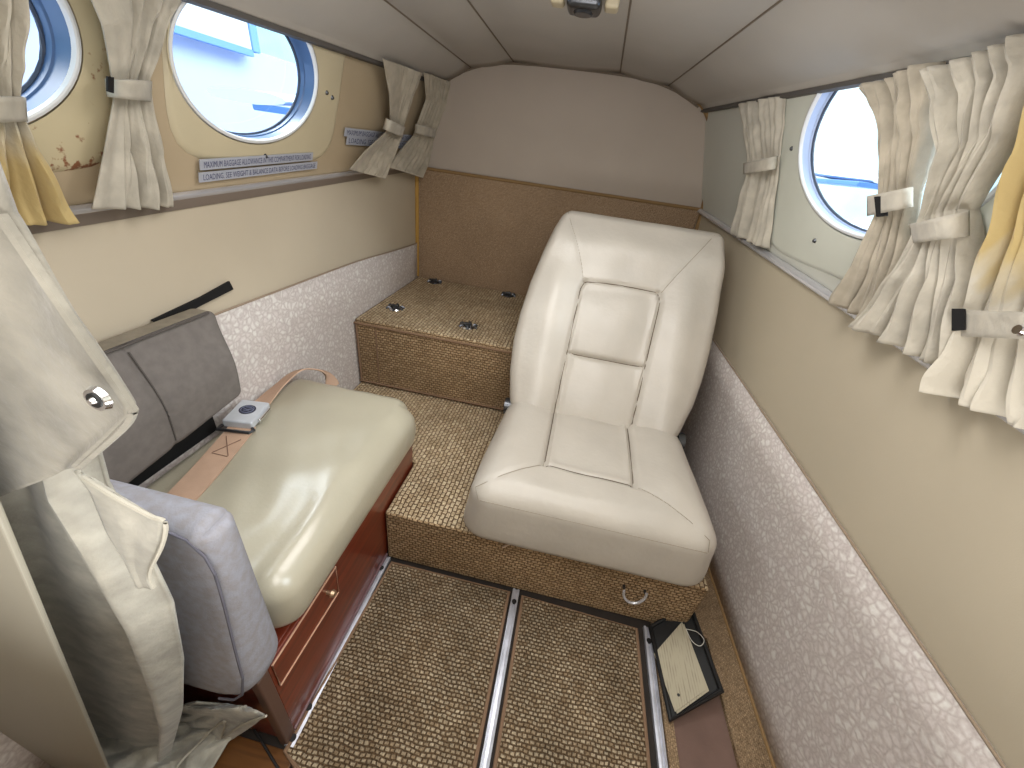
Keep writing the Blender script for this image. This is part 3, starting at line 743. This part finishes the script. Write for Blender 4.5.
link_mesh('emblem', tube([e0(.0125*math.cos(t), .0125*math.sin(t)) for t in lin(0, 2*PI, 24)[:-1]], .0007, True, 5).join(tube([e0(-.010, .003), e0(0, -.002), e0(.010, .003)], .001, seg=5)).join(tube([e0(-.006, -.005), e0(.006, -.005)], .0008, seg=5)).join(tube([e0(-.006, .007), e0(.006, .007)], .0008, seg=5)), NAVYL, parent=bu)
link_mesh('hook', tube([bx+Rz @ Vector(p) for p in ((-.030, -.040, -.004), (-.032, -.056, -.003), (.032, -.056, -.003), (.036, -.046, -.003), (.030, -.040, -.004))], .0035, seg=8), DARKMET, parent=belt)
link_mesh('release_lever', rbox(((.0, .008), (-.024, .024), (-.006, .004)), .002, .02, lambda p, n: bx+Rz @ (Vector(p)+Vector((.029, .004, 0)))), CHROME, parent=bu)

# ------------------------------------------------------------------ curtains
def rowlerp(rows, v):
    for a, b in zip(rows, rows[1:]):
        if v <= b[0]+1e-9:
            t = (v-a[0])/(b[0]-a[0]); t = t*t*(3-2*t)*.5+t*.5
            return [tuple(p+(q-p)*t for p, q in zip(a[i], b[i])) for i in (1, 2)]+[a[3]+(b[3]-a[3])*t]
    return list(rows[-1][1:])
def drape(rows, side, pleats, amp, seed, d0=.02, flat=None, nu=72, nv=44, twist=.0):
    rnd = random.Random(seed); ph = rnd.random(); p2 = rnd.random(); p3 = rnd.random()*6
    sg = 1 if side == 'L' else -1
    wd = [rnd.uniform(.55, 1.5) for _ in range(pleats)]; tot = sum(wd); bp = [0]
    for w_ in wd: bp.append(bp[-1]+w_/tot)
    ht = [rnd.uniform(.55, 1.0) for _ in range(pleats)]; sk = [rnd.uniform(-.25, .25) for _ in range(pleats)]
    def disp(u, v, k):
        uu = min(.9999, max(0, u+.05*math.sin(PI*u)*math.sin(4.5*v+p3)))
        i = 0
        while uu > bp[i+1]: i += 1
        t = (uu-bp[i])/(bp[i+1]-bp[i]); t = min(1, max(0, t+sk[i]*math.sin(PI*t)))
        val = ht[i]*math.sin(PI*t)**.75
        val += .10*math.sin(2*PI*(pleats*2.6*u+p2)+5*v)+.06*math.sin(31*v+9*u+p3)*math.sin(12*u)
        if flat:
            a, b = flat; w = 1-ss(a, b, u); val = val*(1-w)+(.85+.05*math.sin(9*v+p3)+.04*math.sin(23*u))*w
        return 1.3*amp*k*val
    def fn(u, v):
        L, R, k = rowlerp(rows, v)
        p = (L[0]+(R[0]-L[0])*u, L[1]+(R[1]-L[1])*u)
        q = hit(p, side, d0+amp*k*.7)
        wob = .004*math.sin(5*v+6*u+p3)
        q = q+Vector((sg*(disp(u, v, k)-amp*k*.7+wob), 0, -.12*(disp(u, v, k)-amp*k*.5)))
        return q
    return grid(fn, nu, nv)
def band(Lt, Rt, Rb, Lb, side, d0, bulge, ends=.012):
    sg = 1 if side == 'L' else -1
    def fn(u, v):
        a = tuple(p+(q-p)*u for p, q in zip(Lt, Rt)); b = tuple(p+(q-p)*u for p, q in zip(Lb, Rb))
        p = tuple(x+(y-x)*v for x, y in zip(a, b)); return hit(p, side, d0+bulge*max(0, math.sin(PI*min(1, max(0, u))))**.55)
    return grid(fn, 24, 5)
def curtain(name_label, group, side, rows, pleats, amp, seed, m, bandq, velcro=None, bmat=None, flat=None, d0=.02, bulge=None, snap=None, dband=None, twist=0.0, vk=.8):
    g = drape(rows, side, pleats, amp, seed, d0, flat, twist=twist)
    root = thing('window_curtain', bottom(g), name_label, 'curtain', group)
    o = link_mesh('curtain_cloth', g, m, parent=root); solidify(o, .0022)
    bulge = bulge or amp*.8+.010; dband = dband if dband is not None else d0+amp*.45
    bd = band(*bandq, side, dband, bulge)
    b = link_mesh('tie_band', bd, bmat or CURT_L, parent=root); solidify(b, .003)
    sg = 1 if side == 'L' else -1
    # rod hem seam along the lower edge
    if velcro:
        q = [hit(p, side, dband+bulge*vk+.002) for p in velcro]
        link_mesh('velcro_tab', quadslab(q, (sg, 0, 0), .003), BLACKF, parent=b, smooth=False)
    if snap:
        p = hit(snap, side, dband+bulge+.002); link_mesh('snap', disc(p, (sg, 0, 0), .007, .004, 14, .005), CHROME, parent=b)
    return root
GL = 'curtains along the left wall'; GR = 'curtains along the right wall'
curtain('yellow lined left curtain at the picture edge before the first oval window', GL, 'L',
        [(0, (-46, -30), (17, -30), .8), (.45, (-40, 60), (17, 70), .7), (.55, (-36, 112), (22, 108), .35), (.68, (-42, 140), (35, 140), .7), (1, (-60, 240), (75, 218), 1.1)], 4, .028, 3, CURT_YL,
        ((-40, 98), (24, 97), (26, 121), (-38, 123)), d0=.022)
curtain('pale left curtain with black tab hanging between the two oval windows', GL, 'L',
        [(0, (80, -16), (194, -8), .9), (.15, (92, 18), (180, 10), .9), (.42, (107, 85), (150, 84), .4), (.52, (108, 100), (152, 98), .4), (.75, (98, 150), (166, 150), .8), (1, (85, 206), (180, 207), 1.1)], 4, .026, 11, CURT_L,
        ((106, 79), (151, 81), (150, 101), (108, 97)), velcro=((106, 76), (112, 77), (112, 93), (106, 91)), flat=(.32, .42), d0=.012)
curtain('pleated left curtain over the placards, tied and swept toward the oval window', GL, 'L',
        [(0, (382, 58), (425, 74), .9), (.3, (387, 92), (414, 100), .7), (.48, (388, 122), (403, 131), .4), (.58, (383, 132), (402, 138), .45), (.8, (362, 150), (394, 158), .9), (1, (346, 168), (386, 179), 1.2)], 6, .020, 5, CURT,
        ((386, 118), (405, 127), (402, 137), (383, 129)), flat=(.30, .42), d0=.034)
curtain('pleated left curtain in the aft corner beside the bulkhead', GL, 'L',
        [(0, (426, 73), (454, 83), .9), (.3, (428, 100), (445, 106), .7), (.48, (418, 127), (435, 134), .45), (.58, (416, 136), (433, 142), .5), (.8, (404, 152), (431, 158), .9), (1, (392, 168), (424, 178), 1.2)], 6, .020, 9, CURT,
        ((415, 124), (436, 129), (435, 138), (415, 133)), d0=.034)
curtain('narrow tied right curtain beside the bulkhead and behind the leather seat', GR, 'R',
        [(0, (735, 104), (779, 96), .9), (.25, (741, 130), (778, 124), .8), (.48, (747, 162), (776, 158), .5), (.58, (746, 178), (775, 172), .6), (1, (731, 233), (763, 248), 1.1)], 4, .022, 21, CURT_L,
        ((744, 163), (777, 156), (776, 169), (744, 174)), d0=.010)
curtain('right curtain with black tab tied at the edge of the oval window', GR, 'R',
        [(0, (853, 88), (934, 62), .9), (.14, (868, 110), (932, 100), .9), (.30, (872, 140), (928, 132), .7), (.52, (874, 200), (912, 190), .45), (.60, (872, 218), (910, 212), .5), (.8, (852, 262), (898, 280), .9), (1, (829, 296), (884, 335), 1.2)], 4, .028, 31, CURT,
        ((868, 196), (912, 187), (912, 207), (868, 216)), velcro=((876, 197), (888, 196), (888, 216), (878, 217)), d0=.012)
curtain('large pale right curtain tied with a light band, second from the picture edge', GR, 'R',
        [(0, (928, 72), (1036, 32), .9), (.12, (936, 105), (1040, 60), .9), (.30, (938, 150), (1016, 130), .7), (.52, (916, 218), (968, 208), .45), (.60, (910, 236), (970, 234), .55), (.75, (888, 275), (971, 280), .9), (1, (851, 322), (958, 374), 1.2)], 5, .032, 41, CURT_L,
        ((910, 224), (968, 211), (968, 236), (914, 243)), d0=.016)
curtain('yellow lined right curtain cut by the picture edge', GR, 'R',
        [(0, (1044, 80), (1150, 20), .9), (.2, (1016, 160), (1130, 140), .9), (.42, (988, 240), (1110, 240), .7), (.60, (960, 312), (1080, 322), .5), (.66, (956, 330), (1084, 342), .55), (1, (918, 384), (1100, 462), 1.15)], 5, .034, 52, CURT_YU,
        ((956, 310), (1090, 314), (1090, 342), (958, 336)), velcro=((954, 309), (966, 309), (966, 330), (954, 331)), bmat=CURT_L, snap=(1021, 330), d0=.022, vk=.5)

# big divider curtain behind the partition
def sheet(rows, y0, pleats, amp, seed, nu=60, nv=60, fold=None):
    rnd = random.Random(seed); ph = rnd.random(); p2 = rnd.random()
    def fn(u, v):
        L, R, k = rowlerp(rows, v); p = (L[0]+(R[0]-L[0])*u, L[1]+(R[1]-L[1])*u)
        yy = y0(u, v) if callable(y0) else y0
        q = at(p, 'y', yy)
        uu = u+.12*math.sin(2*PI*(.8*u+p2))+.10*math.sin(3*v+p2*5)
        d = amp*k*(.7*math.sin(2*PI*(pleats*uu+ph))+.3*math.sin(2*PI*(pleats*2.1*uu+p2)+4*v))
        q.y += d
        return q
    return grid(fn, nu, nv)
big = thing('divider_curtain', (-.45, .14, .01), 'large grey oatmeal divider curtain with metal snap, bunched before the bolster', 'curtain')
body_rows = [(0, (-90, 200), (10, 240), .4), (.22, (-70, 340), (70, 420), .8), (.38, (-45, 450), (92, 492), 1.0), (.52, (-15, 560), (138, 560), 1.0), (.66, (10, 650), (166, 610), 1.0), (.80, (45, 745), (180, 665), 1.0), (.92, (75, 800), (182, 708), .9), (1, (100, 850), (168, 762), .8)]
o = link_mesh('curtain_cloth', sheet(body_rows, lambda u, v: .128+.010*v+.012*u*u, 1.9, .014, 4), CURT_BIG, parent=big); solidify(o, .003)
flap_rows = [(0, (-300, 60), (-42, 60), .3), (.3, (-300, 200), (0, 214), .5), (.55, (-280, 330), (66, 312), .6), (.82, (-220, 440), (131, 405), .4), (.86, (-200, 452), (132, 415), .4), (1, (-160, 560), (78, 466), .5)]
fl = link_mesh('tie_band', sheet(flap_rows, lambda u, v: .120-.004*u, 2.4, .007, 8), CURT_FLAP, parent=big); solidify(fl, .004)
edge = [at(p, 'y', .1165) for p in ((0, 214), (66, 312), (128, 402), (132, 412), (120, 430), (79, 466))]
link_mesh('hem', tube(cat_spline(edge, 5), .0022, seg=6), CURT_FLAP, parent=fl)
sp = at((100, 398), 'y', .1095); nrm = Vector((0, -1, .05))
sn = link_mesh('snap', disc(sp, nrm, .0062, .0022, 24, .0052), CHROME, parent=fl)
link_mesh('snap_socket', disc(sp+nrm.normalized()*.0022, nrm, .0036, .0005, 20), BLACK, parent=sn)
link_mesh('snap_stud', disc(sp+nrm.normalized()*.0025, nrm, .0019, .0016, 16, .0012), CHROME, parent=sn)
# turned-back hem corner over the bolster
fc = sheet([(0, (76, 470), (96, 484), .2), (.35, (92, 492), (164, 523), .4), (.6, (108, 530), (160, 545), .4), (.85, (126, 560), (148, 578), .4), (1, (138, 586), (154, 588), .3)], .1335, 1.0, .003, 5, 20, 24)
hf = link_mesh('hem_flap', fc, CURT_BIG, parent=big); solidify(hf, .003)
link_mesh('hem', tube(cat_spline([at(p, 'y', .131) for p in ((84, 478), (120, 500), (150, 516), (165, 523), (162, 545), (150, 572), (154, 587))], 5), .0016, seg=6), HEM, parent=hf)
# pool of cloth on the floor
def pool(u, v):
    L, R, k = rowlerp([(0, (60, 725), (196, 702), 1), (.3, (70, 740), (246, 706), 1), (.6, (90, 765), (266, 716), 1), (.8, (100, 790), (228, 742), 1), (1, (110, 830), (200, 790), .6)], v)
    p = (L[0]+(R[0]-L[0])*u, L[1]+(R[1]-L[1])*u)
    w = math.sin(9*u+14*v)*math.cos(17*v-5*u)*.6+math.sin(23*u-11*v)*.45+.25*math.sin(37*v+19*u)
    q = at(p, 'z', .028+.018*w*math.sin(PI*min(1, max(.12, u*.9+.1)))); q2 = at(p, 'y', .188+.006*w)
    return q if q.y < q2.y else q2
po = link_mesh('hem_pool', grid(pool, 50, 50), CURT_BIG, parent=big); solidify(po, .003)
link_mesh('hem', tube(cat_spline([min((at(p, 'z', .05), at(p, 'y', .18)), key=lambda q: q.y) for p in ((266, 716), (240, 726), (222, 738), (225, 722), (214, 728), (196, 746), (178, 766), (170, 790))], 5), .0018, seg=6), HEM, parent=po)

# partition in the near left corner
pp = [at((0, 500), 'y', .10), at((110, 768), 'y', .10)]
dx = (pp[1]-pp[0])/(pp[1].z-pp[0].z)
e = lambda z: pp[0].x+dx.x*(z-pp[0].z)
poly = [(-.70, 0.0), (e(0.0), 0.0)]+[(e(z), z) for z in lin(.1, .93, 6)]+[(e(.93)-.03, .955), (-.70, .955)]
n = len(poly); V = [(x, .0965, z) for x, z in poly]+[(x, .1005, z) for x, z in poly]
g = G().add(V, [tuple(range(n)), tuple(range(2*n-1, n-1, -1))]+[(i, (i+1) % n, n+(i+1) % n, n+i) for i in range(n)])
pa = solo('partition_panel', g, PARTIT, 'smooth warm grey partition panel in the near left corner', 'partition', smooth=False)
bv = pa.modifiers.new('edge', 'BEVEL'); bv.width = .0012; bv.segments = 2

# ------------------------------------------------------------------ tray with card
tq = [Vector((.372, .590, .014)), Vector((.473, .652, .045)), Vector((.4995, .468, .048)), Vector((.391, .402, .016))]
nt_ = (tq[1]-tq[0]).cross(tq[3]-tq[0]).normalized()
if nt_.z < 0: nt_ = -nt_
tray = solo('document_tray', quadslab(tq, nt_, .004), BLACK, 'shallow black tray holding printed cards beside the right seat rail', 'tray', smooth=False)
link_mesh('rim', tube([p+nt_*.007 for p in tq], .0065, True, 8), BLACK, parent=tray)
ca, cb, cc, cdv = [at(p, 'z', .044) for p in ((654, 654), (682, 622), (707, 689), (675, 712))]
def onp(p, h): # lift a pixel onto the tray plane
    r = ray(p); o = tq[0]+nt_*h; return EYE+r*((o-EYE).dot(nt_)/r.dot(nt_))
for h, off, lab in ((.008, (2, 2), 'yellowed card beneath the printed card in the black tray'), (.010, (0, 0), 'yellowed printed card with white string on top in the black tray')):
    qd = [onp((x+off[0], y+off[1]), h) for x, y in ((654, 654), (682, 622), (707, 689), (675, 712))]
    card = solo('printed_card', quadslab(qd, nt_, .0012), CARD, lab, 'card', 'cards in the tray', smooth=False)
link_mesh('string', tube(cat_spline([onp(p, .013) for p in ((686, 629), (697, 632), (704, 640), (700, 646), (692, 641), (686, 629))], 6), .0008, seg=6), plain('white_string', srgb(200, 198, 190), .8), parent=card)
link_mesh('punch_hole', disc(onp((678.5, 695), .0112), nt_, .003, .0006, 12), BLACK, parent=card)

# small bits
g = tube([at((503, 547), 'y', .606), at((507, 545), 'y', .604), at((511, 543), 'y', .606)], .004, seg=7, flat=.6)
solo('wood_chip', g, plain('pale_chip', srgb(190, 168, 146), .8), 'tiny pale chip caught on the carpet under the leather seat front', 'chip')
cl = thing('ceiling_light', (-.08, 1.06, 1.262), 'small dark metal ceiling fitting at the top picture edge', 'ceiling light')
def cz(u, y): return 1.279-.0
link_mesh('bezel', rbox(((-.115, -.045), (1.03, 1.10), (1.254, 1.284)), .012, .02), DARKMET, parent=cl)
link_mesh('lens', disc((-.08, 1.065, 1.256), (0, 0, -1), .022, .006, 20, .018), plain('dark_lens', srgb(40, 42, 46), .15), parent=cl)
for x in (-.135, -.025): link_mesh('end_cap', rbox(((x-.014, x+.014), (1.05, 1.09), (1.262, 1.284)), .006, .02), BEIGEP, parent=cl)

# placards
def placard(tl, tr, br_, bl_, text, label):
    a, b, c, d = [hit(p, 'L', .0085) for p in (tl, tr, br_, bl_)]
    h = ((a-d).length+(b-c).length)/2; ex = (c-d).normalized(); W = (c-d).length
    nrm = Vector((1, 0, -.3)).normalized(); ey = nrm.cross(ex).normalized()
    if ey.z < 0: ey = -ey
    o0 = (d+(a-ey*h))/2
    q = [o0+ey*h, o0+ey*h+ex*W, o0+ex*W, o0]
    ob = solo('placard', quadslab(q, nrm, .0012), PLAC, label, 'placard', 'silver placards on the left wall', smooth=False)
    cu = bpy.data.curves.new('lettering', 'FONT'); cu.body = text; cu.size = 1; cu.resolution_u = 2
    t = bpy.data.objects.new('lettering_source', cu); C.objects.link(t); bpy.context.view_layer.update()
    me = bpy.data.meshes.new_from_object(t.evaluated_get(bpy.context.evaluated_depsgraph_get())); bpy.data.objects.remove(t)
    xs = [v.co.x for v in me.vertices]; w = max(xs)-min(xs); sx = W*.95/w; sy = h*.62/.72
    org = worldloc(ob)
    for v in me.vertices:
        x, y = v.co.x-min(xs), v.co.y
        v.co = o0+ex*(W*.025+x*sx)+ey*(h*.2+y*sy)+nrm*.0016-org
    me.name = 'lettering'; me.materials.clear(); me.materials.append(INK)
    lo = bpy.data.objects.new('lettering', me); C.objects.link(lo); lo.parent = ob
placard((199, 159.5), (312, 152), (312, 160), (199.5, 170), 'MAXIMUM BAGGAGE ALLOWANCE IN THIS COMPARTMENT FOR LOADING', 'upper silver placard strip below the fully visible left oval window')
placard((198, 172.5), (316, 162), (316.5, 168.5), (199, 182.5), 'LOADING. SEE WEIGHT & BALANCE DATA BEFORE LOADING BAGGAGE', 'lower silver placard strip just above the left window rail')
placard((344, 128), (411, 135.5), (411, 141), (345, 135.5), 'MAXIMUM BAGGAGE ALLOWANCE THIS COMPARTMENT', 'upper silver placard partly behind the swept left curtain')
placard((346, 136.5), (409, 142), (409, 148), (347, 143.5), 'LOADING. SEE WEIGHT & BALANCE DATA', 'lower silver placard partly behind the swept left curtain')

# ------------------------------------------------------------------ outside
tar = struct('ground', box(-60, 60, -60, 60, -1.5, -1.4, .001), plain('bright_concrete', srgb(176, 186, 204), .9, var=.12, vscale=.35), smooth=False)
hb = thing('hangar', (-10, 10, -1.4), 'white hangar outside the fully visible left oval window', 'building')
pc = at((238, 50), 'x', -9.0); pl_ = at((100, 75), 'x', -9.0); pt = at((225, -60), 'x', -9.0); pq = at((325, 95), 'x', -9.0)
link_mesh('wall', box(-9.6, -9.0, .5, pq.y+6, -1.4, pc.z+.1, .02), plain('lavender_white_cladding', srgb(158, 170, 202), .8, var=.04, vscale=1.5), parent=hb, smooth=False)
link_mesh('upper_block', box(-9.5, -8.6, .5, pc.y, pc.z+.02, pc.z+5, .03), plain('white_cladding', srgb(186, 194, 206), .8, var=.05, vscale=1.2), parent=hb, smooth=False)
link_mesh('ledge_shadow_strip', box(-8.72, -8.58, .5, pc.y, pc.z-.10, pc.z+.03, .01), plain('blue_ledge_shade', srgb(96, 134, 190), .7), parent=hb, smooth=False)  # blue colour stands in for the shadowed underside of the upper block
link_mesh('downpipe', box(-8.75, -8.55, pc.y-.02, pc.y+.22, pc.z, pc.z+5, .03), plain('blue_pipe', srgb(100, 138, 194), .6), parent=hb, smooth=False)
def wing(pts, x, lab, chord, tint):
    L = cat_spline([at(p, 'x', x) for p in pts], 6); sg = 1 if x > 0 else -1; V = []; q = 14
    for i, p in enumerate(L):
        t = i/(len(L)-1); c = chord*(1-.35*t)
        V += [p+Vector((sg*c*.5*math.cos(a), 0, c*.07*math.sin(a))) for a in [2*PI*k/q for k in range(q)]]
    g = G().add(V, [(i*q+k, i*q+(k+1) % q, (i+1)*q+(k+1) % q, (i+1)*q+k) for i in range(len(L)-1) for k in range(q)]+[tuple(range(q)), tuple((len(L)-1)*q+k for k in range(q))])
    w = thing('aeroplane_wing', bottom(g), lab, 'wing')
    link_mesh('wing_panel', g, plain('white_wing_paint', srgb(214, 220, 230), .45), parent=w)
    mid = L[len(L)//2]
    link_mesh('wing_shade_slab', rbox(((mid.x-.3*sg-.25, mid.x-.3*sg+.25), (L[0].y, L[-1].y) if L[0].y < L[-1].y else (L[-1].y, L[0].y), (mid.z-.16, mid.z-.09)), .02, .5), plain('blue_wing_shade', srgb(80, 122, 180), .5), parent=w)  # blue slab put in as the shadow below the wing
    return w
wing([(246, 96), (280, 99), (330, 103)], -4.0, 'white parked wing low in the fully visible left oval window', 1.0, 0)
wing([(806, 166), (840, 176), (900, 184)], 4.5, 'white parked wing seen low in the right oval window', 1.2, 0)

# ------------------------------------------------------------------ light
W = bpy.data.worlds.new('sky'); bpy.context.scene.world = W; W.use_nodes = True; nt = W.node_tree
bgn = nt.nodes['Background']
tc = N(nt, 'ShaderNodeTexCoord'); cl1 = N(nt, 'ShaderNodeTexNoise', Scale=3.0, Detail=6.0); nt.links.new(tc.outputs['Generated'], cl1.inputs['Vector'])
r = N(nt, 'ShaderNodeMapRange'); r.inputs['From Min'].default_value = .42; r.inputs['From Max'].default_value = .62; nt.links.new(cl1.outputs['Fac'], r.inputs['Value'])
nt.links.new(mixcol(nt, r.outputs[0], (.50, .83, .97), (.92, 1, 1)), bgn.inputs['Color'])
bgn.inputs['Strength'].default_value = 1.7

def area(name, loc, target, sx, sy, power, col=(1, 1, 1), spread=180):
    d = bpy.data.lights.new(name, 'AREA'); d.shape = 'RECTANGLE'; d.size = sx; d.size_y = sy; d.energy = power; d.color = col; d.spread = math.radians(spread)
    o = bpy.data.objects.new(name, d); C.objects.link(o); o.location = loc
    o.rotation_euler = (Vector(target)-Vector(loc)).to_track_quat('-Z', 'Y').to_euler()
area('cabin_fill', (.0, .06, 1.175), (.03, .16, .0), .6, .5, 6.5, (1, .99, .975))  # unseen fill lamp added overhead to brighten the interior
area('ceiling_bounce_fill', (.15, -.22, .55), (.15, .02, 1.27), .7, .4, 8.0, (1, .99, .975), 160)  # unseen upward lamp added to lift the ceiling and soften the bounce
def sunlamp(name, d, e, ang, col):
    l = bpy.data.lights.new(name, 'SUN'); l.energy = e; l.angle = math.radians(ang); l.color = col
    o = bpy.data.objects.new(name, l); C.objects.link(o); o.rotation_euler = Vector(d).to_track_quat('-Z', 'Y').to_euler()
sunlamp('left_sky_fill', (.36, -.36, -.86), 7.5, 40, (.90, .95, 1))  # added lamp that boosts sky light through the left windows
sunlamp('right_sky_fill', (-1, .05, -.62), 7.5, 40, (.93, .97, 1))  # matching added lamp, boosts the daylight from the right side
area('aft_fill', (-.02, .68, 1.22), (-.05, .98, .0), .5, .2, 4.6, (1, .98, .96))  # second unseen fill, added to brighten the aft end
sd = bpy.data.lights.new('sun', 'SUN'); sd.energy = 3.0; sd.angle = math.radians(35); sd.color = (1, .98, .95)
so_ = bpy.data.objects.new('sun', sd); C.objects.link(so_); so_.rotation_euler = Vector((1, .15, -.75)).to_track_quat('-Z', 'Y').to_euler()

sc = bpy.context.scene
sc.view_settings.view_transform = 'Standard'; sc.view_settings.look = 'None'; sc.view_settings.exposure = -0.14; sc.view_settings.gamma = 1.0
sc.cycles.use_denoising = True
sc.cycles.max_bounces = 10; sc.cycles.diffuse_bounces = 6; sc.cycles.transparent_max_bounces = 12
sc.cycles.sample_clamp_indirect = 6
